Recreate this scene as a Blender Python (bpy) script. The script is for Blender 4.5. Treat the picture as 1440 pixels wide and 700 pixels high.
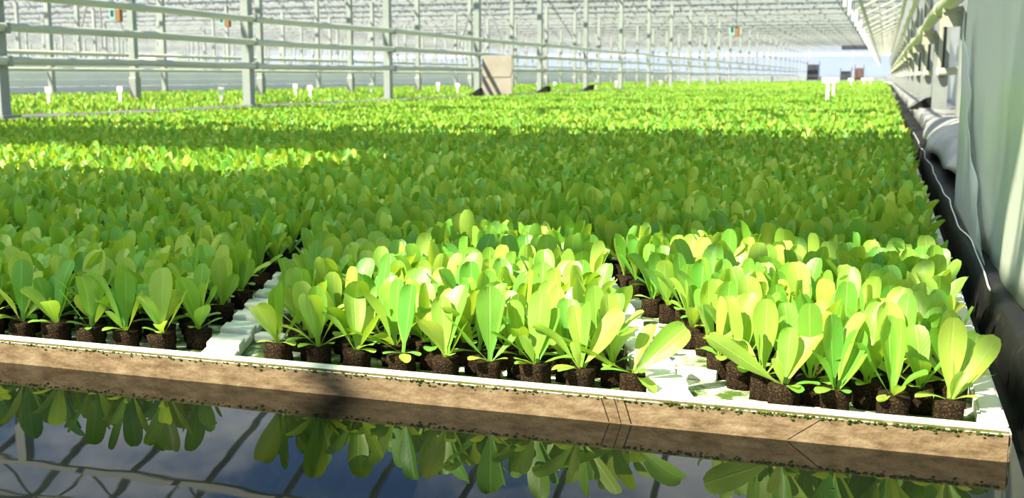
import bpy, bmesh, math, random
import numpy as np
from mathutils import Vector, Matrix, Euler
random.seed(7); rng = np.random.default_rng(11)
for o in list(bpy.data.objects): bpy.data.objects.remove(o)
S = bpy.context.scene; COL = S.collection
PI = math.pi

# ------------------------------------------------------------------ camera
FPX, HC = 1560.0, 0.5                 # focal length in pixels of the 1440 px frame, eye height above the water
up = Vector((0, 1560, 242)).normalized()
ya = Vector((525, 242, -1560)).normalized()
xa = ya.cross(up)
R = Matrix((xa, ya, up))              # camera axes -> world axes
cam = bpy.data.cameras.new('camera'); camo = bpy.data.objects.new('camera', cam); COL.objects.link(camo)
camo.matrix_world = Matrix.Translation((0, 0, HC)) @ R.to_4x4()
cam.sensor_width = 36; cam.lens = FPX / 1440 * 36; cam.clip_end = 600; cam.clip_start = 0.02
cam.dof.use_dof = True; cam.dof.focus_distance = 1.9; cam.dof.aperture_fstop = 9
S.camera = camo
def project(p):
    c = R.transposed() @ (Vector(p) - Vector((0, 0, HC)))
    return (720 + FPX * c.x / -c.z, 350 - FPX * c.y / -c.z, -c.z)

# ------------------------------------------------------------------ sky, sun, exposure
SUN_AZ = Vector((-0.60, -0.80)); SUN_EL = math.radians(46.5)
sun = bpy.data.lights.new('sun', 'SUN'); suno = bpy.data.objects.new('sun', sun); COL.objects.link(suno)
sun.energy = 16.0; sun.angle = math.radians(0.6); sun.color = (1, .93, .72)
sdir = Vector((SUN_AZ.x * math.cos(SUN_EL), SUN_AZ.y * math.cos(SUN_EL), math.sin(SUN_EL)))
suno.rotation_euler = sdir.to_track_quat('Z', 'Y').to_euler(); suno.location = (-6, -8, 12)
W = bpy.data.worlds.new('sky'); S.world = W; W.use_nodes = True
nt = W.node_tree; nt.nodes.clear()
def N(nt, t, **k):
    n = nt.nodes.new(t)
    for a, b in k.items():
        if a.startswith('i_'): n.inputs[a[2:].replace('_', ' ')].default_value = b
        else: setattr(n, a, b)
    return n
def ramp(nt, fac, stops):
    r = N(nt, 'ShaderNodeValToRGB'); e = r.color_ramp.elements
    while len(e) < len(stops): e.new(.5)
    for q, (p, c) in zip(e, stops): q.position = p; q.color = (*c, 1) if len(c) == 3 else c
    nt.links.new(fac, r.inputs[0]); return r.outputs[0]
def mixc(nt, f, a, b, mode='MIX'):
    m = N(nt, 'ShaderNodeMix', data_type='RGBA', blend_type=mode)
    for s, v in ((m.inputs[0], f), (m.inputs[6], a), (m.inputs[7], b)):
        if isinstance(v, (int, float)): s.default_value = v
        elif isinstance(v, tuple): s.default_value = (*v, 1) if len(v) == 3 else v
        else: nt.links.new(v, s)
    return m.outputs[2]
tc = N(nt, 'ShaderNodeTexCoord'); sx = N(nt, 'ShaderNodeSeparateXYZ'); nt.links.new(tc.outputs['Generated'], sx.inputs[0])
mp = N(nt, 'ShaderNodeMapping'); mp.inputs['Scale'].default_value = (2.2, 2.2, 5.0); nt.links.new(tc.outputs['Generated'], mp.inputs[0])
nz = N(nt, 'ShaderNodeTexNoise', i_Scale=1.6, i_Detail=7.0, i_Roughness=.58); nt.links.new(mp.outputs[0], nz.inputs['Vector'])
cl = ramp(nt, nz.outputs[0], [(.48, (0, 0, 0)), (.64, (1, 1, 1))])
base = ramp(nt, sx.outputs[2], [(0.0, (1.9, 1.95, 2.0)), (.08, (1.0, 1.15, 1.35)), (.26, (.28, .55, 1.1)), (.6, (.20, .42, .92)), (1, (.13, .30, .8))])
skyc = mixc(nt, cl, base, (1.9, 1.95, 2.0))
bg = N(nt, 'ShaderNodeBackground'); nt.links.new(skyc, bg.inputs[0]); bg.inputs[1].default_value = .78
wo = N(nt, 'ShaderNodeOutputWorld'); nt.links.new(bg.outputs[0], wo.inputs[0])
S.view_settings.view_transform = 'Standard'; S.view_settings.look = 'None'; S.view_settings.gamma = 1
S.view_settings.use_curve_mapping = False; S.view_settings.exposure = 0.0
S.cycles.transparent_max_bounces = 40

# ------------------------------------------------------------------ materials
def mat(name, col, rough=.5, noise=None, bump=None, metal=0, spec=.5, coords='Object'):
    """noise = (scale, second colour, amount ramp lo, hi); bump = (scale, strength)"""
    m = bpy.data.materials.new(name); m.use_nodes = True; nt = m.node_tree; b = nt.nodes['Principled BSDF']
    b.inputs['Base Color'].default_value = (*col, 1); b.inputs['Roughness'].default_value = rough
    b.inputs['Metallic'].default_value = metal; b.inputs['Specular IOR Level'].default_value = spec
    t = N(nt, 'ShaderNodeTexCoord')
    if noise:
        n = N(nt, 'ShaderNodeTexNoise', i_Scale=noise[0], i_Detail=6.0, i_Roughness=.6); nt.links.new(t.outputs[coords], n.inputs['Vector'])
        f = ramp(nt, n.outputs[0], [(noise[2], (0, 0, 0)), (noise[3], (1, 1, 1))])
        nt.links.new(mixc(nt, f, col, noise[1]), b.inputs['Base Color'])
    if bump:
        n2 = N(nt, 'ShaderNodeTexNoise', i_Scale=bump[0], i_Detail=5.0); nt.links.new(t.outputs[coords], n2.inputs['Vector'])
        bp = N(nt, 'ShaderNodeBump', i_Strength=bump[1], i_Distance=.004); nt.links.new(n2.outputs[0], bp.inputs['Height'])
        nt.links.new(bp.outputs[0], b.inputs['Normal'])
    return m
def leaf_mat(name, island):
    m = bpy.data.materials.new(name); m.use_nodes = True; nt = m.node_tree; L = nt.links
    b = nt.nodes['Principled BSDF']; out = nt.nodes['Material Output']
    if island: rnd = N(nt, 'ShaderNodeNewGeometry').outputs['Random Per Island']
    else: rnd = N(nt, 'ShaderNodeObjectInfo').outputs['Random']
    colr = ramp(nt, rnd, [(0, (.095, .35, .04)), (.5, (.22, .46, .05)), (1, (.43, .57, .085))])
    if not island:
        uv = N(nt, 'ShaderNodeUVMap'); s = N(nt, 'ShaderNodeSeparateXYZ'); L.new(uv.outputs[0], s.inputs[0])
        a = N(nt, 'ShaderNodeMath', operation='SUBTRACT'); a.inputs[1].default_value = .5; L.new(s.outputs[0], a.inputs[0])
        ab = N(nt, 'ShaderNodeMath', operation='ABSOLUTE'); L.new(a.outputs[0], ab.inputs[0])
        rib = ramp(nt, ab.outputs[0], [(.015, (1, 1, 1)), (.06, (0, 0, 0))])
        # herring-bone side veins
        v = N(nt, 'ShaderNodeMath', operation='MULTIPLY_ADD'); v.inputs[1].default_value = -.55
        L.new(ab.outputs[0], v.inputs[0]); L.new(s.outputs[1], v.inputs[2])
        sn = N(nt, 'ShaderNodeMath', operation='MULTIPLY'); sn.inputs[1].default_value = 62; L.new(v.outputs[0], sn.inputs[0])
        si = N(nt, 'ShaderNodeMath', operation='SINE'); L.new(sn.outputs[0], si.inputs[0])
        vein = ramp(nt, si.outputs[0], [(.9, (0, 0, 0)), (1, (.3, .3, .3))])
        vv = mixc(nt, 1.0, rib, vein, 'ADD')
        colr = mixc(nt, mixc(nt, .68, vv, (0, 0, 0)), colr, (.52, .70, .22))
        tx = N(nt, 'ShaderNodeTexCoord')
        n2 = N(nt, 'ShaderNodeTexNoise', i_Scale=260.0, i_Detail=3.0); L.new(tx.outputs['Object'], n2.inputs['Vector'])
        hm = mixc(nt, .7, n2.outputs[0], vv)
        bp = N(nt, 'ShaderNodeBump', i_Strength=.35, i_Distance=.002); L.new(hm, bp.inputs['Height']); L.new(bp.outputs[0], b.inputs['Normal'])
    L.new(colr, b.inputs['Base Color']); b.inputs['Roughness'].default_value = .42; b.inputs['Specular IOR Level'].default_value = .6
    tr = N(nt, 'ShaderNodeBsdfTranslucent'); L.new(mixc(nt, .55, colr, (.70, .78, .01)), tr.inputs[0])
    mx = N(nt, 'ShaderNodeMixShader'); mx.inputs[0].default_value = .34
    L.new(b.outputs[0], mx.inputs[1]); L.new(tr.outputs[0], mx.inputs[2]); L.new(mx.outputs[0], out.inputs[0])
    return m
def film_mat(name, col, transp=.12, transl=.5, rough=.3, bump=None):
    m = bpy.data.materials.new(name); m.use_nodes = True; nt = m.node_tree; L = nt.links
    b = nt.nodes['Principled BSDF']; out = nt.nodes['Material Output']
    b.inputs['Base Color'].default_value = (*col, 1); b.inputs['Roughness'].default_value = rough
    tr = N(nt, 'ShaderNodeBsdfTranslucent'); tr.inputs[0].default_value = (*col, 1)
    tp = N(nt, 'ShaderNodeBsdfTransparent')
    m1 = N(nt, 'ShaderNodeMixShader'); m1.inputs[0].default_value = transl
    m2 = N(nt, 'ShaderNodeMixShader'); m2.inputs[0].default_value = transp
    L.new(b.outputs[0], m1.inputs[1]); L.new(tr.outputs[0], m1.inputs[2]); L.new(m1.outputs[0], m2.inputs[1]); L.new(tp.outputs[0], m2.inputs[2])
    L.new(m2.outputs[0], out.inputs[0])
    if bump:
        t = N(nt, 'ShaderNodeTexCoord'); n2 = N(nt, 'ShaderNodeTexNoise', i_Scale=bump[0], i_Detail=4.0); L.new(t.outputs['Object'], n2.inputs['Vector'])
        bp = N(nt, 'ShaderNodeBump', i_Strength=bump[1], i_Distance=.02); L.new(n2.outputs[0], bp.inputs['Height']); L.new(bp.outputs[0], b.inputs['Normal'])
    return m
def glass_mat(name, tint=(.93, .97, .96), refl=.07, milk=.0):
    m = bpy.data.materials.new(name); m.use_nodes = True; nt = m.node_tree; L = nt.links; nt.nodes.remove(nt.nodes['Principled BSDF'])
    out = nt.nodes['Material Output']
    tp = N(nt, 'ShaderNodeBsdfTransparent'); tp.inputs[0].default_value = (*tint, 1)
    gl = N(nt, 'ShaderNodeBsdfGlossy'); gl.inputs['Roughness'].default_value = .03
    m1 = N(nt, 'ShaderNodeMixShader'); m1.inputs[0].default_value = refl
    L.new(tp.outputs[0], m1.inputs[1]); L.new(gl.outputs[0], m1.inputs[2]); last = m1.outputs[0]
    if milk:
        tl = N(nt, 'ShaderNodeBsdfTranslucent'); tl.inputs[0].default_value = (.86, .89, .92, 1)
        m2 = N(nt, 'ShaderNodeMixShader'); m2.inputs[0].default_value = milk
        L.new(last, m2.inputs[1]); L.new(tl.outputs[0], m2.inputs[2]); last = m2.outputs[0]
    L.new(last, out.inputs[0]); return m
M = {}
M['leaf'] = leaf_mat('lettuce_leaf', False)
M['leaf_mass'] = leaf_mat('lettuce_leaf_mass', True)
M['peat'] = mat('peat', (.015, .009, .005), .95, (420, (.12, .08, .042), .50, .74), (420, .8), spec=.1)
M['foam'] = mat('foam_white', (.74, .73, .68), .75, (14, (.52, .48, .36), .58, .80), (260, .35), spec=.2)
M['foam_floor'] = mat('foam_pocket_floor', (.62, .62, .50), .8, (19, (.07, .12, .02), .40, .55), (160, .6), spec=.2)
# outer raft edge: tan algae-stained foam with a dark mossy line below the rim
def edge_mat():
    m = mat('foam_stained_edge', (.50, .38, .25), .9, None, (210, .3), spec=.15); nt = m.node_tree; L = nt.links; b = nt.nodes['Principled BSDF']
    t = N(nt, 'ShaderNodeTexCoord'); mp = N(nt, 'ShaderNodeMapping'); mp.inputs['Scale'].default_value = (1, 1, 3); L.new(t.outputs['Object'], mp.inputs[0])
    n = N(nt, 'ShaderNodeTexNoise', i_Scale=22.0, i_Detail=8.0, i_Roughness=.7); L.new(mp.outputs[0], n.inputs['Vector'])
    c = ramp(nt, n.outputs[0], [(.3, (.075, .045, .02)), (.5, (.21, .145, .082)), (.72, (.34, .26, .165))])
    s = N(nt, 'ShaderNodeSeparateXYZ'); L.new(t.outputs['Object'], s.inputs[0])
    n3 = N(nt, 'ShaderNodeTexNoise', i_Scale=75.0, i_Detail=4.0); L.new(t.outputs['Object'], n3.inputs['Vector'])
    ma = N(nt, 'ShaderNodeMath', operation='MULTIPLY_ADD'); ma.inputs[1].default_value = .010; L.new(n3.outputs[0], ma.inputs[0]); L.new(s.outputs[2], ma.inputs[2])
    band = ramp(nt, ma.outputs[0], [(.0395, (0, 0, 0)), (.0415, (1, 1, 1)), (.045, (1, 1, 1)), (.0465, (.0, .0, .0))])
    L.new(mixc(nt, band, c, (.09, .10, .02)), b.inputs['Base Color']); return m
M['foam_edge'] = edge_mat()
M['moss'] = mat('moss', (.025, .05, .008), .95, (90, (.09, .15, .025), .4, .7), (300, 1.0), spec=.1)
M['galv'] = mat('galvanised_steel', (.28, .30, .295), .45, (3, (.2, .22, .215), .4, .7), None, metal=.25)
M['whitemetal'] = mat('white_painted_metal', (.27, .30, .29), .4, (2.5, (.21, .24, .23), .45, .7))
M['rail'] = mat('white_pipe', (.46, .49, .40), .35, (1.5, (.40, .43, .34), .45, .75))
M['cream'] = mat('cream_pipe', (.40, .41, .30), .4, (2.0, (.33, .33, .23), .45, .75))
M['gutter'] = mat('roof_gutter_steel', (.22, .24, .25), .5)
M['truss'] = mat('truss_steel', (.22, .24, .24), .5)
M['glass'] = glass_mat('roof_glass', (.98, .99, .985), .045)
M['wallglass'] = glass_mat('end_wall_glass', (.8, .87, .97), .06, .45)
M['screen'] = film_mat('added_shade_cloth', (.36, .60, .46), .10, .55, .8)  # for the added cloths; green tint picked to turn their shade greener
M['film'] = film_mat('milky_plastic_film', (.76, .80, .72), .05, .42, .28, (7, .35))
M['film_blue'] = film_mat('thin_white_film', (.74, .77, .80), .10, .45, .25, (9, .35))
M['film_dull'] = film_mat('dull_lining_film', (.42, .44, .44), .10, .40, .4, (9, .35))
M['liner'] = mat('grey_white_liner', (.30, .30, .30), .4, (5, (.2, .2, .2), .45, .7), (14, .5))
M['black'] = mat('black_liner', (.010, .010, .010), .6, (20, (.035, .03, .022), .55, .75), (40, .4), spec=.15)
M['concrete'] = mat('grey_concrete', (.14, .14, .145), .8, (4, (.08, .08, .08), .4, .7), (60, .4))
M['floor'] = mat('pale_ground_cover', (.50, .50, .48), .85, (1.2, (.36, .36, .34), .4, .7))
M['white'] = mat('white_plastic', (.74, .76, .75), .4)
M['board'] = mat('beige_board', (.30, .27, .23), .7, (4, (.25, .22, .18), .4, .7))
M['partition'] = mat('white_partition_board', (.88, .90, .87), .5, (.8, (.80, .82, .80), .4, .7))
M['teal'] = mat('teal_plastic', (.22, .52, .45), .4)
M['brown'] = mat('brown_plastic', (.22, .10, .04), .5)
M['dark'] = mat('dark_machine_paint', (.03, .035, .05), .5)
M['redbrown'] = mat('red_brown_paint', (.10, .05, .045), .5)
def water_mat():
    m = mat('pond_water', (.004, .005, .004), .012, spec=.5); nt = m.node_tree; b = nt.nodes['Principled BSDF']; b.inputs['IOR'].default_value = 1.30
    t = N(nt, 'ShaderNodeTexCoord'); n = N(nt, 'ShaderNodeTexNoise', i_Scale=5.0, i_Detail=2.0); nt.links.new(t.outputs['Object'], n.inputs['Vector'])
    bp = N(nt, 'ShaderNodeBump', i_Strength=.016, i_Distance=.02); nt.links.new(n.outputs[0], bp.inputs['Height']); nt.links.new(bp.outputs[0], b.inputs['Normal']); return m
M['water'] = water_mat()

# ------------------------------------------------------------------ mesh helpers
def box(bm, x0, x1, y0, y1, z0, z1):
    v = [bm.verts.new((x, y, z)) for z in (z0, z1) for y in (y0, y1) for x in (x0, x1)]
    for f in ((0, 2, 3, 1), (4, 5, 7, 6), (0, 1, 5, 4), (2, 6, 7, 3), (0, 4, 6, 2), (1, 3, 7, 5)): bm.faces.new([v[i] for i in f])
    return v
def prism(bm, pts, z0, z1):
    a = [bm.verts.new((x, y, z0)) for x, y in pts]; b = [bm.verts.new((x, y, z1)) for x, y in pts]; n = len(pts)
    bm.faces.new(a[::-1]); bm.faces.new(b)
    for i in range(n): bm.faces.new((a[i], a[(i + 1) % n], b[(i + 1) % n], b[i]))
def tube(bm, path, r, n=8, cap=True):
    path = [Vector(p) for p in path]; rings = []
    for i, p in enumerate(path):
        d = (path[min(i + 1, len(path) - 1)] - path[max(i - 1, 0)]).normalized()
        u = d.orthogonal().normalized() if abs(d.z) > .95 else Vector((0, 0, 1)).cross(d).normalized()
        w = d.cross(u); rr = r[i] if isinstance(r, (list, tuple)) else r
        rings.append([bm.verts.new(p + (u * math.cos(2 * PI * k / n) + w * math.sin(2 * PI * k / n)) * rr) for k in range(n)])
    for a, b in zip(rings, rings[1:]):
        for k in range(n): bm.faces.new((a[k], a[(k + 1) % n], b[(k + 1) % n], b[k]))
    if cap: bm.faces.new(rings[0][::-1]); bm.faces.new(rings[-1])
def me(bm, name, m, smooth=False, bevel=0):
    if bevel: bmesh.ops.bevel(bm, geom=list(bm.edges), offset=bevel, segments=2, affect='EDGES', profile=.5, clamp_overlap=True)
    bmesh.ops.recalc_face_normals(bm, faces=bm.faces)
    d = bpy.data.meshes.new(name); bm.to_mesh(d); bm.free()
    for x in (m if isinstance(m, list) else [m]): d.materials.append(M[x])
    if smooth: d.polygons.foreach_set('use_smooth', [True] * len(d.polygons))
    return d
def link(name, data, parent=None, loc=None, rot=None, scale=None):
    o = bpy.data.objects.new(name, data); COL.objects.link(o); o.parent = parent
    if loc is not None: o.location = loc
    if rot is not None: o.rotation_euler = rot
    if scale is not None: o.scale = (scale,) * 3 if isinstance(scale, (int, float)) else scale
    return o
def tag(o, label=None, cat=None, group=None, kind=None):
    if label: o['label'] = label
    if cat: o['category'] = cat
    if group: o['group'] = group
    if kind: o['kind'] = kind
    return o
def empty(name, loc=(0, 0, 0), rot=(0, 0, 0)):
    o = bpy.data.objects.new(name, None); COL.objects.link(o); o.location = loc; o.rotation_euler = rot; o.empty_display_size = .05; return o
def B(name, m, parent=None, boxes=(), tubes=(), smooth=False, bevel=0, loc=None, n=8, rot=None):
    bm = bmesh.new()
    for b in boxes: box(bm, *b)
    for p, r in tubes: tube(bm, p, r, n)
    return link(name, me(bm, name, m, smooth, bevel), parent, loc, rot)
def npmesh(name, V, F, mats, smooth=True, mi=None):
    """V (n,3), F (m,4) quads"""
    d = bpy.data.meshes.new(name); d.vertices.add(len(V)); d.vertices.foreach_set('co', np.ascontiguousarray(V, np.float32).ravel())
    k = F.shape[1]; d.loops.add(F.size); d.loops.foreach_set('vertex_index', np.ascontiguousarray(F, np.int32).ravel())
    d.polygons.add(len(F)); d.polygons.foreach_set('loop_start', np.arange(0, F.size, k, dtype=np.int32))
    d.polygons.foreach_set('use_smooth', np.full(len(F), smooth))
    for m in mats: d.materials.append(M[m])
    if mi is not None: d.polygons.foreach_set('material_index', mi.astype(np.int32))
    d.update(calc_edges=True); return d

# ------------------------------------------------------------------ structure: ground, pond, kerbs
YP = [8.6 + 4.4 * k for k in range(-4, 27)]          # post lines across the house
YEND, XL, XR = 125.0, -126.0, 1.0
PX0, PX1, PY0, PY1 = -7.10, 0.212, -4.0, 62.0        # pond
fl = B('floor', 'floor', boxes=[(XL, XR + .6, PY1 + .15, YEND, -.15, -.05), (XL, -7.7, -9, PY1 + .15, -.15, -.05), (.7, XR + .6, -9, PY1 + .15, -.15, -.05), (-7.7, .7, -9, PY0 - .15, -.15, -.05)])
tag(fl, kind='structure')
po = B('pond_basin', 'black', boxes=[(PX0 - .02, PX1 + .02, PY0, PY1, -.34, -.3)]); tag(po, 'black lined bottom of the long shallow growing pond', 'pond', kind='structure')
V = np.array([(PX0, PY0, 0), (PX1, PY0, 0), (PX1, PY1, 0), (PX0, PY1, 0)]); wt = link('pond_water', npmesh('pond_water', V, np.array([[0, 1, 2, 3]]), ['water'], False))
tag(wt, 'dark still pond water mirroring roof bars and sky', 'water', kind='structure')
# right kerb: rounded liner-covered edge, with a black lip at the water
def strip(name, prof, y0, y1, ny, m, jit=0, parent=None):
    ys = np.linspace(y0, y1, ny); P = np.array(prof); V = []
    ph = rng.uniform(0, 6, len(P))
    for i, y in enumerate(ys):
        for j, (x, z) in enumerate(P):
            e = 0 if j in (0, len(P) - 1) else jit
            V.append((x + e * math.sin(y * 2.7 + ph[j]) + e * .6 * math.sin(y * 7.1 + ph[j] * 2), y, z + e * .8 * math.sin(y * 3.9 + ph[j] * 3) + e * .5 * math.sin(y * 9.3 + j)))
    n = len(P); F = np.array([(i * n + j, i * n + j + 1, (i + 1) * n + j + 1, (i + 1) * n + j) for i in range(ny - 1) for j in range(n - 1)])
    return link(name, npmesh(name, np.array(V), F, [m]), parent)
kr = strip('kerb_right', [(.345, .0), (.335, .09), (.345, .14), (.38, .165), (.46, .16), (.56, .15), (.78, .15), (.80, 0)], -4, PY1, 330, 'liner', .014)
tag(kr, 'kerb wrapped in crumpled grey-white liner along the pond', 'kerb', kind='structure')
kl_ = strip('kerb_right_lip', [(.212, -.3), (.208, .0), (.212, .05), (.218, .080), (.235, .086), (.30, .09), (.335, .05), (.34, -.3)], -4, PY1, 260, 'black', .0035); tag(kl_, 'black liner lip rising from the water beside the rafts', 'kerb', kind='structure')
kl = strip('kerb_left', [(-8.45, -.1), (-8.42, .09), (-8.36, .115), (-8.0, .115), (-7.25, .105), (-7.14, .09), (-7.10, -.3)], -4, 108, 300, 'concrete', .008)
tag(kl, 'grey kerb under the row of posts and rails', 'kerb', kind='structure')
for i, (x, w) in enumerate(((-13.1, .22), (-18.75, .2))):
    k = B('kerb_far', 'concrete', boxes=[(x - w, x + w, -4, 108, -.06, .07)], bevel=.02); tag(k, 'low grey kerb between far lettuce beds, %s' % ('in the middle' if i == 0 else 'below the white partition'), 'kerb', kind='structure')
cb = B('cross_kerb', 'concrete', boxes=[(PX0, .25, 25.2, 25.42, -.3, .17)], bevel=.02); tag(cb, 'thin grey cross beam dividing the long lettuce bed', 'beam', kind='structure')
pe = B('pond_end_kerb', 'concrete', boxes=[(PX0 - .4, .8, PY1, PY1 + .3, -.3, .12)], bevel=.02); tag(pe, 'grey kerb closing the far end of the pond', 'kerb', kind='structure')

# ------------------------------------------------------------------ roof: gutters, ridges, trusses, bars and panes
ceil = empty('ceiling', (0, 0, 0)); tag(ceil, 'multi-bay glass roof on steel gutters and lattice trusses', 'ceiling', kind='structure')
ZG, ZR = 3.95, 4.75
NEAR = [y for y in YP if 8 < y < 30]
NX0 = -13.0
bmg = bmesh.new(); bmt = bmesh.new(); bmb = bmesh.new(); panes = []
gm = None
for y in YP:
    near = y in NEAR
    if near:
        g = B('gutter', 'gutter', ceil, boxes=[(XL, XR, y - .11, y + .11, ZG - .12, ZG)])
        r = B('ridge', 'gutter', ceil, boxes=[(XL, XR, y + 2.17, y + 2.23, ZR - .04, ZR + .03)])
    else:
        box(bmg, XL, XR, y - .11, y + .11, ZG - .12, ZG); box(bmg, XL, XR, y + 2.17, y + 2.23, ZR - .04, ZR + .03)
    # truss: two chords and V webs
    bt = bmesh.new() if near else bmt
    for z in (ZG - .18, ZG - .62): box(bt, XL, XR, y - .03, y + .03, z - .03, z + .03)
    step = 1.1 if y < 45 else 1.6; x = XR
    while x > XL:
        a, b_, c = (x, y, ZG - .18), (x - step / 2, y, ZG - .62), (x - step, y, ZG - .18)
        tube(bt, [a, b_], .017, 4, False); tube(bt, [b_, c], .017, 4, False); x -= step
    if near: link('truss', me(bt, 'truss', 'truss'), ceil)
# glazing bars and panes
def slope_pts(y, side):      # low (gutter) end, high (ridge) end
    return ((y + .1, ZG), (y + 2.2, ZR)) if side == 0 else ((y + 4.3, ZG), (y + 2.2, ZR))
bar_mesh = {}; pane_mesh = {}
PV, PF = [], []
for y in YP:
    for side in (0, 1):
        (ya_, za_), (yb_, zb_) = slope_pts(y, side); near = y in NEAR
        L_ = math.hypot(yb_ - ya_, zb_ - za_); ang = math.atan2(zb_ - za_, yb_ - ya_)
        x = XR; pitch = 1.1
        while x > XL:
            isn = near and x > NX0
            p = pitch if x > -40 else 2.2
            if isn:
                if 'b' not in bar_mesh:
                    bm = bmesh.new(); box(bm, -.032, .032, 0, L_, -.03, .03); bar_mesh['b'] = me(bm, 'glazing_bar', 'gutter')
                    bm = bmesh.new(); box(bm, -pitch + .02, -.02, .02, L_ - .02, -.003, .003); pane_mesh['p'] = me(bm, 'glass_pane', 'glass')
                link('glazing_bar', bar_mesh['b'], ceil, (x, ya_, za_), (ang, 0, 0))
                link('glass_pane', pane_mesh['p'], ceil, (x, ya_, za_), (ang, 0, 0))
            else:
                if x > -45 or (x > -80 and y < 60):
                    vs = [(x - .02, ya_, za_ - .03), (x + .02, ya_, za_ - .03), (x + .02, yb_, zb_ - .03), (x - .02, yb_, zb_ - .03), (x - .02, ya_, za_ + .03), (x + .02, ya_, za_ + .03), (x + .02, yb_, zb_ + .03), (x - .02, yb_, zb_ + .03)]
                    v = [bmb.verts.new(q) for q in vs]
                    for f in ((0, 1, 2, 3), (4, 7, 6, 5), (0, 4, 5, 1), (1, 5, 6, 2), (3, 7, 4, 0)): bmb.faces.new([v[i] for i in f])
                n0 = len(PV); PV += [(x - p + .02, ya_, za_), (x - .02, ya_, za_), (x - .02, yb_, zb_), (x - p + .02, yb_, zb_)]; PF.append((n0, n0 + 1, n0 + 2, n0 + 3))
            x -= p
for nm, bm_, m_ in (('far_gutters', bmg, 'gutter'), ('far_trusses', bmt, 'truss'), ('far_glazing_bars', bmb, 'gutter')):
    tag(link(nm, me(bm_, nm, m_), ceil), kind='stuff')
tag(link('far_glass_panes', npmesh('far_glass_panes', np.array(PV), np.array(PF), ['glass'], False), ceil), kind='stuff')

# unseen shade cloths, added and sized to throw the shade over part of the bed
ZS = 3.25
def cloth(x0, x1, y0, y1, label):      # rectangle of shade on the leaf tops -> cloth position up-sun
    k = (ZS - .13) / math.tan(SUN_EL); dx, dy = SUN_AZ.x * k, SUN_AZ.y * k
    x0 += dx; x1 += dx; y0 += dy; y1 += dy
    root = empty('added_shade_screen', ((x0 + x1) / 2, (y0 + y1) / 2, ZS))
    nx, ny = 24, 16; hx, hy = (x1 - x0) / 2, (y1 - y0) / 2
    V = [(hx * (2 * i / nx - 1), hy * (2 * j / ny - 1), .015 * math.sin(i * 1.3) * math.sin(j * PI / ny)) for j in range(ny + 1) for i in range(nx + 1)]
    F = np.array([(j * (nx + 1) + i, j * (nx + 1) + i + 1, (j + 1) * (nx + 1) + i + 1, (j + 1) * (nx + 1) + i) for j in range(ny) for i in range(nx)])
    link('cloth', npmesh('cloth', np.array(V), F, ['screen']), root)
    for s in (-1, 1): B('support_wire', 'truss', root, tubes=[([(-hx, s * hy, 0), (hx, s * hy, 0)], .006)], n=6)
    for a in (-.8, 0, .8):
        for s in (-1, 1): B('hanger', 'truss', root, tubes=[([(a * hx, s * hy, 0), (a * hx, s * hy, .75)], .004)], n=5)
    tag(root, label, 'shade screen', kind='structure')
cloth(-2.1, 3.0, 2.68, 6.6, 'unseen cloth added to shade the bed beside the curtain')
cloth(-2.1, -.93, 1.57, 2.68, 'narrow unseen cloth strip added to shade the raft front')
cloth(-9.0, -2.1, 1.57, 3.5, 'wide unseen cloth added to shade the front rafts')
cloth(-9.0, -2.1, 4.6, 6.4, 'wide unseen cloth added to shade the bed between the sunny strips')

# ------------------------------------------------------------------ walls
we = empty('wall_end', (0, YEND, 0)); tag(we, 'bluish glass end wall with white band', 'wall', kind='structure')
bm = bmesh.new(); box(bm, -4.3, -.1, -.01, .01, .5, 3.9); pm = me(bm, 'wall_pane', 'wallglass')
bm = bmesh.new(); box(bm, -.06, .06, -.08, .04, 0, 4.0); mm = me(bm, 'mullion', 'galv')
x = XR
while x > XL:
    link('wall_pane', pm, we, (x, 0, 0)); link('mullion', mm, we, (x, 0, 0)); x -= 4.4
B('band', 'white', we, boxes=[(XL, XR, -.12, -.08, 2.75, 3.0)]); B('sill_wall', 'galv', we, boxes=[(XL, XR, -.1, .1, 0, .5)])
wl = empty('wall_left', (XL, 0, 0)); tag(wl, 'far glass side wall', 'wall', kind='structure')
B('sill_wall', 'partition', wl, boxes=[(-.1, .1, -9, YEND, 0, .5)]); B('wall_glazing', 'wallglass', wl, boxes=[(-.01, .01, -9, YEND, .5, 3.9)])
wr = empty('wall_right', (1.0, 0, 0)); tag(wr, 'glass side wall behind pipes, lower part hung with white film', 'wall', kind='structure')
B('wall_glazing', 'wallglass', wr, boxes=[(.04, .06, -9, YEND, 1.3, 3.95)])
for z in (1.3, 2.1, 3.0, 3.9): B('wall_rail', 'galv', wr, boxes=[(-.02, .03, -9, YEND, z - .03, z + .03)])
for y in YP: B('mullion', 'galv', wr, boxes=[(-.01, .04, y + 2.17, y + 2.23, 1.3, 3.9)])
# white film lining along the lower side wall
ys = np.arange(-4, 60, .16); zs = [.12, .3, .55, .8, 1.0, 1.2, 1.35]
V = [(.90 + .05 * math.sin(y * 2.3 + z * 1.5) * (1 - .4 * z) + .025 * math.sin(y * 6.1 + z * 4), y, z + (.06 * math.sin(y * 1.43) if k == len(zs) - 1 else 0)) for y in ys for k, z in enumerate(zs)]
n = len(zs); F = np.array([(i * n + j, i * n + j + 1, (i + 1) * n + j + 1, (i + 1) * n + j) for i in range(len(ys) - 1) for j in range(n - 1)])
o = link('film_lining', npmesh('film_lining', np.array(V), F, ['film_dull'])); tag(o, 'white plastic film lining hung behind the side posts', 'film')

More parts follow.
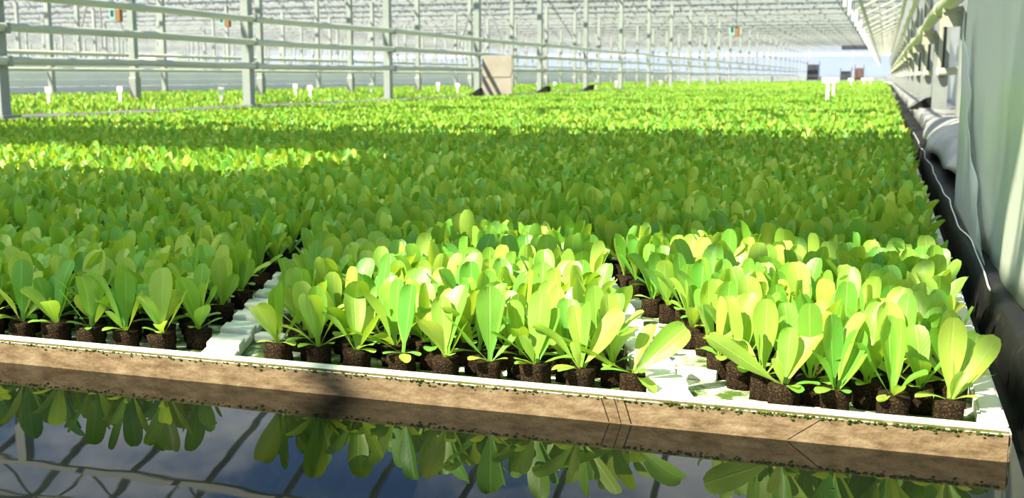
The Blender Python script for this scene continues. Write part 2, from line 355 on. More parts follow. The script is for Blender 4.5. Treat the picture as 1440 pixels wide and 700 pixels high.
# ------------------------------------------------------------------ posts
def post_mesh(w, d, h, m='galv'):
    bm = bmesh.new(); box(bm, -w / 2, w / 2, -d / 2, d / 2, 0, h); return me(bm, 'shaft', m)
shaft = post_mesh(.11, .12, ZG - .655 - .113, 'whitemetal'); 
bm = bmesh.new(); box(bm, -.12, .12, -.12, .12, 0, .025); foot = me(bm, 'foot_plate', 'galv')
bm = bmesh.new(); box(bm, -.075, .075, -.08, .08, 0, .42); sleeve = me(bm, 'sleeve', 'galv', bevel=.01)
for k, y in enumerate(YP):
    if y < 3: continue
    r = empty('steel_post', (-8, y, .113)); link('shaft', shaft, r); link('foot_plate', foot, r); 
    j = round((y - 21.8) / 4.4); w_ = 'one two three four five six seven eight nine ten eleven twelve thirteen fourteen fifteen sixteen seventeen eighteen nineteen twenty'.split()
    tag(r, 'pale steel post carrying white rails, ' + ('right beside the beige board' if j == 0 else '%s %s the beige board, %s' % (w_[abs(j) - 1] if abs(j) <= 20 else abs(j), 'posts past' if j > 0 else 'posts before', 'towards the end wall' if j > 0 else 'towards the open water')), 'post', 'posts along the railed kerb')
shaft2 = post_mesh(.12, .12, ZG - .655 - .07, 'whitemetal')
for y in YP:
    if y < 3: continue
    r = empty('steel_post', (-13.1, y, .07)); link('shaft', shaft2, r); link('sleeve', sleeve, r)
    tag(r, 'pale steel post on the kerb between the two far lettuce beds', 'post', 'posts between the far beds')
bmf = bmesh.new()
x = -18.75
while x > XL + 2:
    for y in YP:
        if y > 3: box(bmf, x - .06, x + .06, y - .06, y + .06, -.05, ZG - .655)
    x -= 6.4
tag(link('distant_posts', me(bmf, 'distant_posts', 'whitemetal')), 'many thin pale posts in rows across the distant greenhouse', 'posts', kind='stuff')
# right hand posts with bracket and stub pipe
for k, y in enumerate(YP):
    if y < 8: continue
    r = empty('side_post', (.56, y - .1, .148))
    B('shaft', 'galv', r, boxes=[(-.075, .075, -.08, .08, 0, ZG - .655 - .148)])
    B('slot_channel', 'dark', r, boxes=[(-.03, .03, -.088, -.08, .35, 1.1)])
    B('conduit', 'cream', r, tubes=[([(-.02, -.12, .45), (-.015, -.12, .8), (-.03, -.12, 1.6)], .022)])
    B('base_plate', 'galv', r, boxes=[(-.11, .11, -.12, .12, 0, .02)])
    e = B('stub_pipe', 'cream', r, tubes=[([(-.03, -.14, .40), (.10, -.12, .41), (.22, -.1, .43)], .042)], smooth=True, n=12)
    B('end_cap', 'white', e, tubes=[([(-.045, -.14, .40), (-.02, -.14, .40)], .047)], n=12)
    br = B('pipe_bracket', 'cream', r, boxes=[(-.20, -.05, -.03, .03, .80, .84)]); B('bracket_web', 'cream', br, boxes=[(-.2, -.06, -.01, .01, .70, .80)])
    j = round((y - 8.6) / 4.4); tag(r, 'grey steel side post with stub pipe, %s post from the plastic curtain' % ('first second third fourth fifth sixth seventh eighth ninth tenth eleventh twelfth thirteenth fourteenth fifteenth sixteenth seventeenth eighteenth nineteenth twentieth'.split() + ['%dth-last' % q for q in range(12, 3, -1)])[j], 'post', 'posts along the side wall')

# ------------------------------------------------------------------ rails and pipes
for z, nm in ((1.255, 'top'), (.955, 'middle'), (.645, 'lowest')):
    p = [(-7.90, y, z + .012 * math.sin(y * .7 + z)) for y in np.arange(2, 112, 2.2)]
    r = empty('pipe_rail', (0, 0, 0)); B('pipe', 'rail', r, tubes=[(p, .042)], smooth=True, n=10)
    for y in YP:
        if 3 < y < 60: B('clamp', 'galv', r, boxes=[(-7.955, -7.85, y - .025, y + .025, z - .05, z + .05)])
    tag(r, '%s white pipe rail of three along the post row' % nm, 'pipe', 'pipe rails')
for x, z, rad, lab in ((.40, 1.02, .056, 'thick cream heating pipe, lowest of three beside the side posts'), (.39, 1.62, .04, 'cream heating pipe in the middle of three by the side wall'), (.28, 1.86, .036, 'thinner cream heating pipe, highest of three by the side wall')):
    p = [(x + .006 * math.sin(y), y, z + .02 * math.sin(y * .6 + z)) for y in np.arange(5.6, 118, 1.1)]
    r = empty('heating_pipe', (0, 0, 0)); B('pipe', 'cream', r, tubes=[(p, rad)], smooth=True, n=12)
    for y in YP:
        if 6 < y < 60: B('coupling', 'cream', r, tubes=[([(x, y + 1.0, z + .01), (x, y + 1.16, z + .01)], rad * 1.18)], n=12)
    tag(r, lab, 'pipe')
r = B('thin_pipe', 'rail', tubes=[([(-18.4, 4, 1.05), (-18.4, 105, 1.05)], .05)], smooth=True); tag(r, 'slim white pipe running above the far white partition', 'pipe')
r = B('thin_pipe', 'rail', tubes=[([(-12.95, 4, .62), (-12.95, 105, .62)], .03)], smooth=True); tag(r, 'slim white pipe along posts between the far beds', 'pipe')
# diagonal roof braces and hanging panels by the side wall
for y in YP:
    if y < 16: continue
    r = B('roof_brace', 'cream', tubes=[([(-.9, y, 2.45), (.60, y, 3.2)], .035)], smooth=True); tag(r, 'cream diagonal brace between hanging pipe and side wall', 'brace', 'diagonal braces by the side wall')
r = empty('overhead_pipe', (0, 0, 0)); B('pipe', 'galv', r, tubes=[([(-.47, y, 1.78) for y in np.arange(9, 119, 2.2)], .03)], smooth=True)
for y in YP:
    if y > 9: B('hanger', 'galv', r, tubes=[([(-.47, y, 1.78), (-.47, y, 3.31)], .006)], n=5)
tag(r, 'grey pipe hung over the bed beside a row of white slats', 'pipe')
for k, y in enumerate(np.arange(17.4, 112, 2.2)):  # row of narrow white hanging pieces, their kind not known
    r = empty('slat', (-.62, y, 1.52))
    B('sheet', 'white', r, boxes=[(-.025, .025, -.01, .01, 0, .32)], bevel=.003); B('edge_strip', 'dark', r, boxes=[(-.045, -.027, -.012, .012, .02, .32)]); B('arm', 'galv', r, tubes=[([(-.04, 0, .30), (.14, 0, .265)], .008)], n=5)
    tag(r, 'narrow white banner hanging in a row from the overhead pipe', 'slat', 'hanging white slats')

# ------------------------------------------------------------------ partition and things along the left
pt = empty('partition', (-19.2, 0, 0)); tag(pt, 'low white boarded partition beyond the far lettuce beds', 'partition')
for k in range(4):
    B('board', 'partition', pt, boxes=[(-.03 - .012 * (k % 2), .03, 4, 108, .10 + k * .17, .10 + k * .17 + .163)])
B('foot_rail', 'dark', pt, boxes=[(-.03, .03, 4, 108, 0, .10)])
b = empty('board_sign', (-7.62, 21.1, .10)); B('panel', 'board', b, boxes=[(-.02, .60, -.015, .015, .0, .82)], bevel=.004); B('batten', 'board', b, boxes=[(.0, .58, -.03, -.015, .40, .47)]); B('stake', 'galv', b, boxes=[(.0, .04, .015, .045, -.08, .8)])
tag(b, 'blank beige board standing by the rails on the kerb', 'board')
bm = bmesh.new(); v = [bm.verts.new(q) for q in ((-.28, 0, 0), (.03, 0, 0), (.03, 0, .17), (-.05, 0, .15), (-.28, .3, 0), (.03, .3, 0), (.03, .3, .17), (-.05, .3, .15))]
for f in ((0, 1, 2, 3), (4, 7, 6, 5), (0, 4, 5, 1), (1, 5, 6, 2), (2, 6, 7, 3), (3, 7, 4, 0)): bm.faces.new([v[i] for i in f])
wd = me(bm, 'black_flap', 'black')
for k, y in enumerate((21.3, 25.9, 30.2)):
    o = link('liner_flap', wd, None, (-7.75, y, .113)); tag(o, 'black wedge of folded liner at the foot of a post', 'liner flap', 'black liner flaps')
o = link('liner_flap', wd, None, (.47, 12.9, .15), None, .8); tag(o, 'black folded liner flap at the side post foot on grey-white kerb', 'liner flap')
# label stakes
def stake(x, y, z, h, lab, grp=None, w=.085):
    r = empty('label_stake', (x, y, z)); B('stem', 'white', r, boxes=[(-.022, .022, -.006, .006, 0, h - .06)]); B('head', 'white', r, boxes=[(-w, w, -.008, .008, h - .08, h)], bevel=.003); tag(r, lab, 'label stake', grp)
stake(-.79, 16.97, .03, .46, 'white T-shaped label stake standing in the main bed, nearer of the pair')
stake(-.87, 20.9, .03, .45, 'white T-shaped label stake standing in the main bed, farther of the pair')
for x, y in ((-1.1, 40), (-.75, 44), (-.55, 47)): stake(x, y, .03, .42, 'small white label stake far down the main bed', 'stakes far down the main bed', .1)
for x, y in ((-11.6, 13.4), (-11.2, 14.5), (-9.6, 17.6), (-9.2, 14.2), (-11.8, 21), (-9.4, 20.4), (-11, 23), (-9.3, 24), (-11, 27.0), (-9.2, 30), (-9.6, 33), (-9.1, 36.2), (-9.3, 40), (-8.9, 44), (-9.2, 48)):
    stake(x, y, .03, .32, 'small white label stake in the bed behind the rails', 'stakes behind the rails', .05)
# hanging sensor boxes
for x, y, z, lab in ((-17.0, 22.0, 1.95, 'teal and brown sensor box hanging from a thin cable, lower drop'), (-15.7, 24.5, 1.92, 'teal and brown sensor box hanging from a thin cable, upper drop'), (-4.6, 36.0, 1.95, 'dark teal sensor box hanging over the main bed')):
    r = empty('sensor_box', (x, y, z)); hb = B('housing', 'teal', r, boxes=[(-.16, .04, -.08, .08, -.14, .14)], bevel=.02); B('motor', 'brown', r, boxes=[(.04, .2, -.07, .07, -.2, .1)], bevel=.02); B('vent_grille', 'dark', hb, boxes=[(-.12, 0, -.085, -.08, -.08, .08)])
    B('cable', 'dark', r, tubes=[([(.1, 0, .08), (.1, 0, ZG - z - .6)], .014)], n=5); r.scale = (.8, .8, 1); tag(r, lab, 'sensor')
# A-shaped braces in the far house
for x, y in ((-12, 33), (-19, 24)):
    r = empty('steel_trestle', (x, y, 0)); B('strut', 'galv', r, tubes=[([(-.75, 0, 1.4), (0, 0, 3.35)], .025)]); B('strut', 'galv', r, tubes=[([(.75, 0, 1.4), (0, 0, 3.35)], .025)]); B('centre_rod', 'galv', r, tubes=[([(0, 0, 1.2), (0, 0, 3.35)], .02)])
    tag(r, 'thin A-shaped steel frame hanging from the roof over the far bed', 'frame', 'hanging A-frames')

# far end: carts and crates by the end wall
def cart(x, y, w, h, m, lab, hood=True):
    r = empty('trolley', (x, y, -.05)); B('deck', m, r, boxes=[(-w / 2, w / 2, -.4, .4, .25, .35)])
    for sx in (-1, 1):
        for sy in (-1, 1): B('wheel', 'dark', r, tubes=[([(sx * w * .38 - .03, sy * .3, .13), (sx * w * .38 + .03, sy * .3, .13)], .13)], n=12)
        B('handle', 'dark', r, tubes=[([(sx * w * .45, .35, .35), (sx * w * .45, .35, h + .3)], .03)])
    B('load', m, r, boxes=[(-w * .4, w * .4, -.35, .3, .35, h)], bevel=.06)
    tag(r, lab, 'trolley')
cart(-6.4, 108, 1.2, 1.7, 'dark', 'dark blue-black trolley with tall load near the end wall')
cart(-3.6, 112, 1.1, 1.1, 'dark', 'dark low trolley near the end wall beside a red-brown one')
cart(-2.4, 113, .9, 1.4, 'redbrown', 'red-brown trolley near the end wall')
r = empty('hanging_heater', (-2.8, 110, 3.0)); B('casing', 'dark', r, boxes=[(-1.2, 1.2, -.3, .3, 0, .5)], bevel=.05); B('rod', 'galv', r, tubes=[([(-.8, 0, .5), (-.8, 0, .95)], .03)]); B('rod', 'galv', r, tubes=[([(.8, 0, .5), (.8, 0, .95)], .03)]); tag(r, 'long dark heater unit hanging before the end wall', 'heater')

# ------------------------------------------------------------------ right curtain of plastic film, loose sheet, liner bulge and cord
def sheet(name, fn, nu, nv, m):
    V = [fn(i / nu, j / nv) for j in range(nv + 1) for i in range(nu + 1)]
    F = np.array([(j * (nu + 1) + i, j * (nu + 1) + i + 1, (j + 1) * (nu + 1) + i + 1, (j + 1) * (nu + 1) + i) for j in range(nv) for i in range(nu)])
    o = link(name, npmesh(name, np.array(V), F, [m])); s = o.modifiers.new('thickness', 'SOLIDIFY'); s.thickness = .0008; return o
def cur(u, v):      # u along the wall from far edge to near, v from hem up
    y = 3.8 - 2.2 * u + 1.5 * v * (1 - u); z = .085 + .02 * math.sin(u * 9) + 2.3 * v
    x = .243 + (.005 + .012 * v) * math.sin(u * 17 + v * 1.4) + .002 * math.sin(u * 47 + v * 3) + .07 * v * (1 - v) - .007 * math.sin(v * 9 + u * 7)
    return (x, y, z)
o = sheet('film_curtain', cur, 110, 40, 'film'); tag(o, 'greenish translucent plastic curtain hanging beside the rafts over the black lip', 'curtain')
def cur2(u, v):
    y = 3.76 - 1.15 * u + .12 * v; z = .09 + (.62 * (1 - u) ** 1.3 + .03) * v
    return (.227 + .006 * math.sin(u * 15 + v * 3) * v + .003 * math.sin(u * 37) * v, y, z)
o = sheet('loose_film_sheet', cur2, 40, 26, 'film_blue'); tag(o, 'bluish-white loose film corner lying over the greenish curtain', 'film')
def bul(u, v):
    y = 4.3 + 3.85 * u; a = v * PI * .95
    rr = (.10 + .05 * math.sin(u * PI)) * (1 + .08 * math.sin(u * 17 + v * 4))
    return (.385 - rr * 1.05 * math.cos(a), y, .13 + rr * .85 * math.sin(a) + .012 * math.sin(u * 23 + v * 9))
o = sheet('liner_roll', bul, 70, 16, 'liner'); tag(o, 'bulging roll of grey-white liner lying on the side kerb', 'liner')
p = [(.219 + .004 * math.sin(y * 5) + .002 * math.sin(y * 13), y, .092 + .006 * math.sin(y * 7)) for y in np.arange(2.3, 9.0, .08)]
o = B('edge_cord', 'white', tubes=[(p, .002)], smooth=True, n=6); tag(o, 'thin white cord lying along the black liner lip', 'cord')

# ------------------------------------------------------------------ rafts
RX1 = .18; RY0 = 1.53; RW, RD = 2.42, 1.2
ZT, ZF = .041, .021
GUT = [-.27 - .775 * k for k in range(-6, 10)]          # slanted ribs: x at y = 1.57
def gx(g, y): return g - .375 * (y - 1.57)
def in_gutter(x, y):
    if y > 4: return False
    f = 1 if y < 2.0 else max(.25, 1 - (y - 2.0) * 1.1)
    return any(gx(g, y) - .05 * f < x < gx(g, y) + .095 * f for g in GUT)
def raft(ix, iy, proto={}):
    x1 = RX1 - ix * RW - (.004 if ix else 0); x0 = RX1 - (ix + 1) * RW; y0 = RY0 + iy * RD + (.004 if iy else 0); y1 = RY0 + (iy + 1) * RD
    r = empty('foam_raft', (x0, y0, 0)); w, d = x1 - x0, y1 - y0
    front = iy == 0 and ix == 0
    key = (ix > 0, iy > 0)
    if key not in proto:
        bm = bmesh.new(); box(bm, .002, w - .002, .002, d - .002, -.025, ZF); P = {'s': me(bm, 'pocket_floor', 'foam_floor')}
        for nm, a in (('f', (0, w, 0, .036)), ('b', (0, w, d - .03, d)), ('l', (0, .03, .0365, d - .0305)), ('r', (w - .036, w, .0365, d - .0305))):
            bm = bmesh.new(); box(bm, a[0], a[1], a[2], a[3], -.02, ZT); bmesh.ops.bevel(bm, geom=list(bm.edges), offset=.004, segments=2, affect='EDGES')
            dd = me(bm, 'rim', ['foam', 'foam_edge'])
            for p_ in dd.polygons:
                c = p_.center
                if p_.normal.z < .6 and ((c.y < .005 or c.x > w - .005) if nm == 'f' else c.x > w - .005 if nm == 'r' else False): p_.material_index = 1
            P[nm] = dd
        proto[key] = P
    P = proto[key]
    link('pocket_floor', P['s'], r)
    for nm in 'fblr': link('rim', P[nm], r)
    if iy < 3:        # slanted ribs made of blocks, with cross bars
        for g in GUT:
            k = 0; y = y0 + .037
            while y < y1 - .06:
                yb = min(y + .050, y1 - .031)
                xa_, xb_ = gx(g, y) - x0, gx(g, yb) - x0
                if min(xa_, xb_) - .045 > .031 and max(xa_, xb_) + .05 < w - .037:
                    bm = bmesh.new(); h = ZT + (.004 if k % 2 else -.004)
                    prism(bm, [(xa_ - .036, y - y0), (xa_ + .030, y - y0), (xb_ + .030, yb - y0 - .001), (xb_ - .036, yb - y0 - .001)], ZF, h)
                    link('rib_block', me(bm, 'rib_block', 'foam', bevel=.003), r)
                    if k % 5 == 3:
                        bm = bmesh.new(); box(bm, xa_ + .031, xa_ + .095, y - y0 + .005, y - y0 + .03, ZF, ZT - .004); link('cross_bar', me(bm, 'cross_bar', 'foam', bevel=.003), r)
                k += 1; y += .051
    if front: tag(r, 'white foam raft with tan stained front edge and an open corner in the water', 'raft')
    else: tag(r, 'white foam raft hidden under lettuce seedlings', 'raft', 'rafts covered by seedlings')
for iy in range(0, 50):
    for ix in range(3):
        y = RY0 + iy * RD
        if iy > 8 and ix == 0 or iy > 8: continue
        if y < 24: raft(ix, iy)
# rafts farther down the pond, never seen apart
bm = bmesh.new(); y = RY0 + 9 * RD
while y < PY1 - 1.3:
    for ix in range(3):
        if not (y < 25.5 and y + RD > 25.1): box(bm, RX1 - (ix + 1) * RW + .004, RX1 - ix * RW, y + .004, y + RD, -.02, ZT - .012)
    y += RD
tag(link('distant_rafts', me(bm, 'distant_rafts', 'foam')), 'white foam rafts continuing under the distant lettuce', 'rafts', kind='stuff')
# moss scraps along the rim of the front raft
bm = bmesh.new()
for k in range(1150):
    x = random.uniform(-2.1, .17) if k < 900 else random.uniform(-.3, .17)
    sz = random.uniform(.0007, .0021); y = RY0 - .0006 + random.uniform(-.001, .003); z = ZT - .003 - random.uniform(.0, .0035) - (.004 if random.random() < .15 else 0)
    q = bmesh.ops.create_icosphere(bm, subdivisions=1, radius=sz, matrix=Matrix.Translation((x, y, z)) @ Matrix.Diagonal((1.6, .6, .8, 1)))
tag(link('moss_scraps', me(bm, 'moss_scraps', 'moss', True)), 'green moss scraps clinging below the white rim of the raft', 'moss', kind='stuff')
# clefts in the stained raft edge
FR = bpy.data.objects['foam_raft']
for x, dx, w_ in ((-.372, .012, .0014), (-.352, .010, .0010), (-.338, .011, .0016), (-.06, -.045, .0009)):
    bm = bmesh.new(); lx = x - FR.location.x
    v = [bm.verts.new(q) for q in ((lx, -.0006, .036), (lx + w_, -.0006, .036), (lx + dx + w_, -.0006, .002), (lx + dx, -.0006, .002), (lx, .003, .036), (lx + w_, .003, .036), (lx + dx + w_, .003, .002), (lx + dx, .003, .002))]
    for f in ((0, 1, 2, 3), (4, 7, 6, 5), (0, 4, 5, 1), (1, 5, 6, 2), (2, 6, 7, 3), (3, 7, 4, 0)): bm.faces.new([v[i] for i in f])
    link('crack', me(bm, 'crack', 'peat'), FR)

# ------------------------------------------------------------------ lettuce
def leaf_verts(nu, nv, L, Wd, bend, cup, wav, seed, tipw=.68):
    """grid of leaf points; leaf grows up +Z, leans to +X, upper face towards -X"""
    r = random.Random(seed); V = []; UV = []; ph = r.uniform(0, 6)
    px = pz = 0.0; prev = 0
    for j in range(nv + 1):
        t = 1 - (1 - j / nv) ** 1.35; q = max(0, (t - .08) / .92)
        w = max(.15 + .06 * t if t < .5 else 0, 2.42 * q ** 1.05 * max(0, 1.012 - q) ** .45)
        a = bend * t ** 1.6
        if j: ds = L * (t - prev); px += ds * math.sin(a); pz += ds * math.cos(a)
        prev = t
        for i in range(nu + 1):
            s = i / nu * 2 - 1; yv = s * w * Wd / 2
            off = cup * (s * s) * w * Wd / 2 + wav * math.sin(t * 11 + ph + s * 1.5) * Wd * abs(s) * t
            V.append((px - off * math.cos(a), yv, pz + off * math.sin(a))); UV.append((i / nu, t))
    F = [(j * (nu + 1) + i, j * (nu + 1) + i + 1, (j + 1) * (nu + 1) + i + 1, (j + 1) * (nu + 1) + i) for j in range(nv) for i in range(nu)]
    return np.array(V), np.array(F), UV
def leaf_mesh(k, nu=4, nv=9):
    r = random.Random(k * 31 + 5)
    V, F, UV = leaf_verts(nu, nv, .106 * r.uniform(.92, 1.08), .036 * r.uniform(.84, 1.16), r.uniform(-.25, .55), r.uniform(.1, .45), r.uniform(.02, .07), k)
    d = npmesh('lettuce_leaf', V, F, ['leaf']); uvl = d.uv_layers.new(name='UVMap')
    li = np.empty(len(d.loops), np.int32); d.loops.foreach_get('vertex_index', li)
    uvl.data.foreach_set('uv', np.array(UV)[li].ravel().astype(np.float32)); return d
LEAVES = [leaf_mesh(k) for k in range(12)]
def small_leaf(k):
    V, F, UV = leaf_verts(2, 6, .044, .016 + .003 * k, .3 + .2 * k, .2, .03, 70 + k)
    d = npmesh('seed_leaf', V, F, ['leaf']); uvl = d.uv_layers.new(name='UVMap'); li = np.empty(len(d.loops), np.int32); d.loops.foreach_get('vertex_index', li)
    uvl.data.foreach_set('uv', np.array(UV)[li].ravel().astype(np.float32)); return d
SEEDL = [small_leaf(k) for k in range(3)]
def plug_mesh(k):
    r = random.Random(k); bm = bmesh.new(); bmesh.ops.create_cube(bm, size=1); bmesh.ops.subdivide_edges(bm, edges=list(bm.edges), cuts=3, use_grid_fill=True)
    for v in bm.verts:
        x, y, z = v.co; m_ = max(abs(x), abs(y)) * 2; l = math.hypot(x, y) * 2
        f = (1 - .13 * max(0, l - m_) / .41) if l else 1
        tap = 1 + .06 * z
        v.co = Vector((x * f * tap * .040, y * f * tap * .040, (z + .5) * .037)) + Vector((r.uniform(-1, 1), r.uniform(-1, 1), r.uniform(-.8, .8) if z > -.4 else 0)) * .0011
    return me(bm, 'peat_plug', 'peat', True)
PLUGS = [plug_mesh(k) for k in range(5)]
PLH = .037
# lattice
pts = []
row = 0; y = 1.612
while y < 5.2:
    xo = .110 - (row % 2) * .038; x = xo
    xmin = max(-6.7, -1.15 * y - 1.2)
    while x > xmin:
        if x < .135 and not in_gutter(x, y) and (y - RY0) % RD < RD - .045 and (y - RY0) % RD > .04:
            pts.append((x + random.uniform(-.004, .004), y + random.uniform(-.004, .004)))
        x -= .076
    row += 1; y += .0475
cand = []
for p in pts:
    u, v, dep = project((p[0], p[1], .08))
    if -25 < u < 1465: cand.append((dep, p))
cand.sort(key=lambda a: a[0]); NEARP = [p for _, p in cand[:300]]; nearset = set(NEARP)
REST = [p for p in pts if p not in nearset]
# leaf poses: (azimuth deg, tilt deg, scale, twist deg); azimuth 0 = along +X, 90 = away from the water's edge
def rand_pose(r, sp=7):
    L = []; a0 = r.uniform(0, 360); n = r.choice((4, 4, 5, 5))
    for k in range(n):
        L.append((a0 + k * 137.5 + r.uniform(-15, 15), 4 + k * sp + r.uniform(-4, 9), 1.06 - .10 * k + r.uniform(-.14, .12), r.uniform(-30, 30)))
    if r.random() < .35: L[0] = (90 + r.uniform(-35, 35), r.uniform(5, 18), r.uniform(.95, 1.15), r.uniform(-15, 15))
    return L
HERO = {   # front row, keyed by column x
    .110: [(95, 8, 1.12, 0), (15, 34, 1.10, 35), (25, 20, 1.0, 60), (10, 48, .72, -25), (-60, 18, .50, 10)],
    .034: [(120, 12, 1.05, 10), (60, 14, 1.05, -20), (165, 40, .75, 20), (-30, 35, .60, 20), (-80, 62, .55, 0)],
    -.042: [(130, 14, 1.05, 0), (50, 10, 1.1, -15), (-150, 22, .65, 0), (-20, 40, .7, 20), (30, 22, .95, 40)],
    -.118: [(168, 62, 1.25, 55), (80, 14, .8, 0), (30, 24, .95, 20), (-120, 25, .5, 0), (0, 70, .45, 0)],
    -.346: [(176, 70, 1.1, 35), (60, 22, .75, 0), (18, 46, 1.05, 70), (-40, 95, .55, 0)],
    -.422: [(110, 14, .95, 20), (170, 40, .95, 40), (20, 32, 1.05, 40), (-100, 30, .55, 0), (60, 16, 1.0, -20)],
    -.498: [(85, 8, 1.12, -10), (-110, 30, .62, 0), (10, 62, .6, 0), (175, 45, .8, 30), (40, 20, .85, 20)],
    -.574: [(95, 12, .85, 0), (165, 55, 1.0, 50), (110, 9, 1.15, 10), (20, 45, .6, 20), (60, 15, .95, -20)],
    -.726: [(172, 66, 1.05, 30), (90, 16, 1.0, 0), (60, 10, 1.05, 10), (-60, 80, .5, 0)],
}
ORD = 'first second third fourth fifth sixth seventh eighth ninth tenth eleventh twelfth thirteenth fourteenth fifteenth sixteenth seventeenth eighteenth nineteenth twentieth'.split()
def ordn(k): return ORD[k] if k < 20 else '%dth' % (k + 1)
ROWS = {}
for p_ in pts: ROWS.setdefault(round((p_[1] - 1.612) / .0475), []).append(p_)
POSN = {}
for k_, L_ in ROWS.items():
    for i_, p_ in enumerate(sorted(L_, key=lambda q: -q[0])): POSN[p_] = (k_, i_)
def place_leaf(root, data, az, tilt, sc, tw, z, name='leaf'):
    a = math.radians(az); mtx = Matrix.Rotation(a, 4, 'Z') @ Matrix.Rotation(math.radians(tilt), 4, 'Y') @ Matrix.Rotation(math.radians(tw), 4, 'Z')
    o = link(name, data, root); o.rotation_mode = 'XYZ'; o.rotation_euler = mtx.to_euler(); o.scale = (sc, sc, sc); o.location = (.003 * math.cos(a), .003 * math.sin(a), z); return o
for idx, (x, y) in enumerate(NEARP):
    r = random.Random(idx * 17 + 3)
    root = empty('lettuce_seedling', (x, y, ZF), (0, 0, 0))
    tlt = (r.uniform(-.07, .07), r.uniform(-.07, .07), r.uniform(-.3, .3))
    link('peat_plug', PLUGS[idx % 5], root, (0, 0, -.001), tlt, r.uniform(.92, 1.05))
    front = y < 1.632; pose = None; hero = None
    if front:
        for k in HERO:
            if abs(k - x) < .012: hero = HERO[k]
    pose = hero or rand_pose(r, 11 if y < 1.75 else 7.5)
    for k, (az, ti, sc, tw) in enumerate(pose): place_leaf(root, LEAVES[r.randrange(12)], az, ti, sc, tw, PLH - .003)
    for k in range(2): place_leaf(root, SEEDL[r.randrange(3)], r.uniform(0, 360) if not front else random.choice((-20, 200, -60, 240)), r.uniform(55, 78), r.uniform(.75, 1.1), 0, PLH - .002, 'seed_leaf')
    g1 = gx(GUT[6], y); g2 = gx(GUT[7], y)
    blk = 'corner' if x > g1 else 'mid' if x > g2 else 'shade'
    k_, i_ = POSN[(x, y)]
    head = ('sunlit' if x > -.93 and y < 2.6 else 'shaded') + ' lettuce seedling'
    lab = '%s, %s from the side edge, in %s behind the stained rim' % (head, ordn(i_), 'the ' + ordn(k_) + ' row')
    tag(root, lab, 'seedling', {'corner': 'seedlings of the raft corner block', 'mid': 'seedlings between the two white ribs', 'shade': 'seedlings beyond the ribs'}[blk])
# the rest of the bed as one mass of real leaves
def mass(pos, zbase, nleaf, nu, nv, sc, seeds, tilt0=6, plug=False):
    """pos (n,2) -> vertices and quads of all leaves"""
    n = len(pos); tm = []
    for s in seeds:
        r = random.Random(s); V, F, _ = leaf_verts(nu, nv, .106 * r.uniform(.92, 1.08), .029 * r.uniform(.82, 1.18), r.uniform(-.2, .5), r.uniform(.3, .9), .04, s); tm.append(V)
    tm = np.array(tm); nvt = tm.shape[1]; outV = []; a0 = rng.uniform(0, 2 * PI, n)
    zb = np.broadcast_to(zbase, (n,))
    for k in range(nleaf):
        az = a0 + k * 2.4 + rng.uniform(-.3, .3, n); ti = np.radians(tilt0 - 2 + k * 6 + rng.uniform(-5, 9, n)); tw = rng.uniform(-.5, .5, n)
        s = (1.08 - .08 * k + rng.uniform(-.15, .15, n)) * sc
        T = tm[rng.integers(0, len(tm), n)] * s[:, None, None]
        c, sn = np.cos(tw)[:, None], np.sin(tw)[:, None]; x, y_, z = T[..., 0], T[..., 1], T[..., 2]
        x, y_ = x * c - y_ * sn, x * sn + y_ * c
        c, sn = np.cos(ti)[:, None], np.sin(ti)[:, None]; x, z = x * c + z * sn, -x * sn + z * c
        c, sn = np.cos(az)[:, None], np.sin(az)[:, None]; x, y_ = x * c - y_ * sn, x * sn + y_ * c
        outV.append(np.stack([x + pos[:, 0:1], y_ + pos[:, 1:2], z + zb[:, None]], -1).reshape(-1, 3))
    V = np.concatenate(outV); m_ = n * nleaf
    F = (F[None] + (np.arange(m_) * nvt)[:, None, None]).reshape(-1, 4)
    return V, F
def grid_pts(x0, x1, y0, y1, px, py):
    out = []; k = 0; y = y0
    while y < y1:
        if not 25.05 < y < 25.55:
            xs = np.arange(x1 - (k % 2) * px / 2, x0, -px); out.append(np.stack([xs, np.full(len(xs), y)], 1))
        y += py; k += 1
    P = np.concatenate(out); P += rng.uniform(-.25, .25, P.shape) * (px, py); return P
def keep(P, m=220):
    d = np.array(R.transposed()) @ (np.concatenate([P, np.full((len(P), 1), .1)], 1) - np.array([0, 0, HC])).T
    u = 720 + FPX * d[0] / -d[2]; return P[(u > -m - 60) & (u < 1440 + m + 60)]
PBs = np.array(REST)
PC = keep(grid_pts(-6.7, .115, 5.2, 12, .076, .0475)); PD = keep(grid_pts(-6.7, .115, 12, 30, .092, .075)); PE_ = keep(grid_pts(-6.7, .10, 30, PY1 - .6, .15, .14))
print('plants', len(NEARP), len(PBs), len(PC), len(PD), len(PE_))
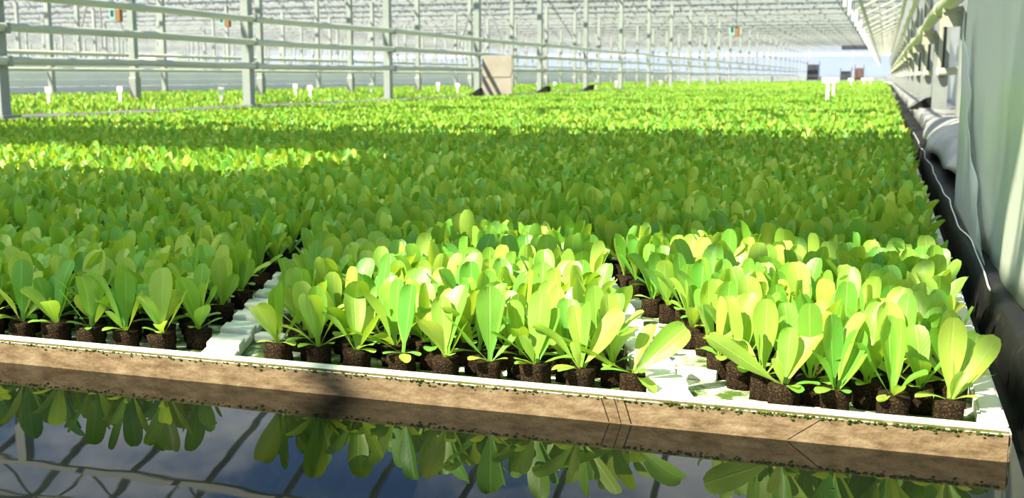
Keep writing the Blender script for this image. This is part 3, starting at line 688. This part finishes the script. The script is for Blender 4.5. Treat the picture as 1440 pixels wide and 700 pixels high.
parts = [mass(PBs, ZF + PLH - .003, 6, 2, 6, 1.0, range(8)), mass(PC, .056, 5, 2, 3, 1.0, range(6)), mass(PD, .052, 4, 2, 2, 1.12, range(5), 10), mass(PE_, .05, 3, 2, 2, 1.4, range(5), 12)]
off = 0; VV = []; FF = []; MI = []
for V, F in parts: VV.append(V); FF.append(F + off); MI.append(np.zeros(len(F))); off += len(V)
# plugs below the nearer mass
pv = np.array([(sx * .0185, sy * .0185, z) for z in (ZF - .001, ZF + .036) for sx, sy in ((-1, -1), (1, -1), (1, 1), (-1, 1))])
pf = np.array([(4, 5, 6, 7), (0, 1, 5, 4), (1, 2, 6, 5), (2, 3, 7, 6), (3, 0, 4, 7)])
PP = np.concatenate([PBs, PC[PC[:, 1] < 8]])
V = (pv[None] + np.concatenate([PP, np.zeros((len(PP), 1))], 1)[:, None, :]).reshape(-1, 3); F = (pf[None] + (np.arange(len(PP)) * 8)[:, None, None]).reshape(-1, 4) + off
VV.append(V); FF.append(F); MI.append(np.ones(len(F)))
d = npmesh('lettuce_mass', np.concatenate(VV), np.concatenate(FF), ['leaf_mass', 'peat'], True, np.concatenate(MI))
tag(link('lettuce_bed', d), 'dense bed of young green lettuce filling the long pond', 'lettuce', kind='stuff')
# beds beyond the rails
P2 = keep(np.concatenate([grid_pts(-12.8, -8.55, 9, 60, .16, .15), grid_pts(-18.4, -13.4, 12, 100, .24, .22), grid_pts(-12.8, -8.55, 60, 106, .3, .3), grid_pts(-7.3, -.2, 64, 104, .3, .3)]))
V, F = mass(P2, -.01, 3, 2, 2, 1.45, range(5), 12)
tag(link('far_lettuce_beds', npmesh('far_lettuce', V, F, ['leaf_mass'])), 'pale green lettuce beds beyond the posts and at the far end', 'lettuce', kind='stuff')
for x0, x1, y0, y1 in ((-12.85, -8.5, 2, 107), (-18.5, -13.35, 2, 107), (-7.4, .2, 63, 105)):
    o = B('far_bed_base', 'foam_floor', boxes=[(x0, x1, y0, y1, -.05, .015)]); tag(o, 'raft surface under a far lettuce bed', 'raft', kind='structure')
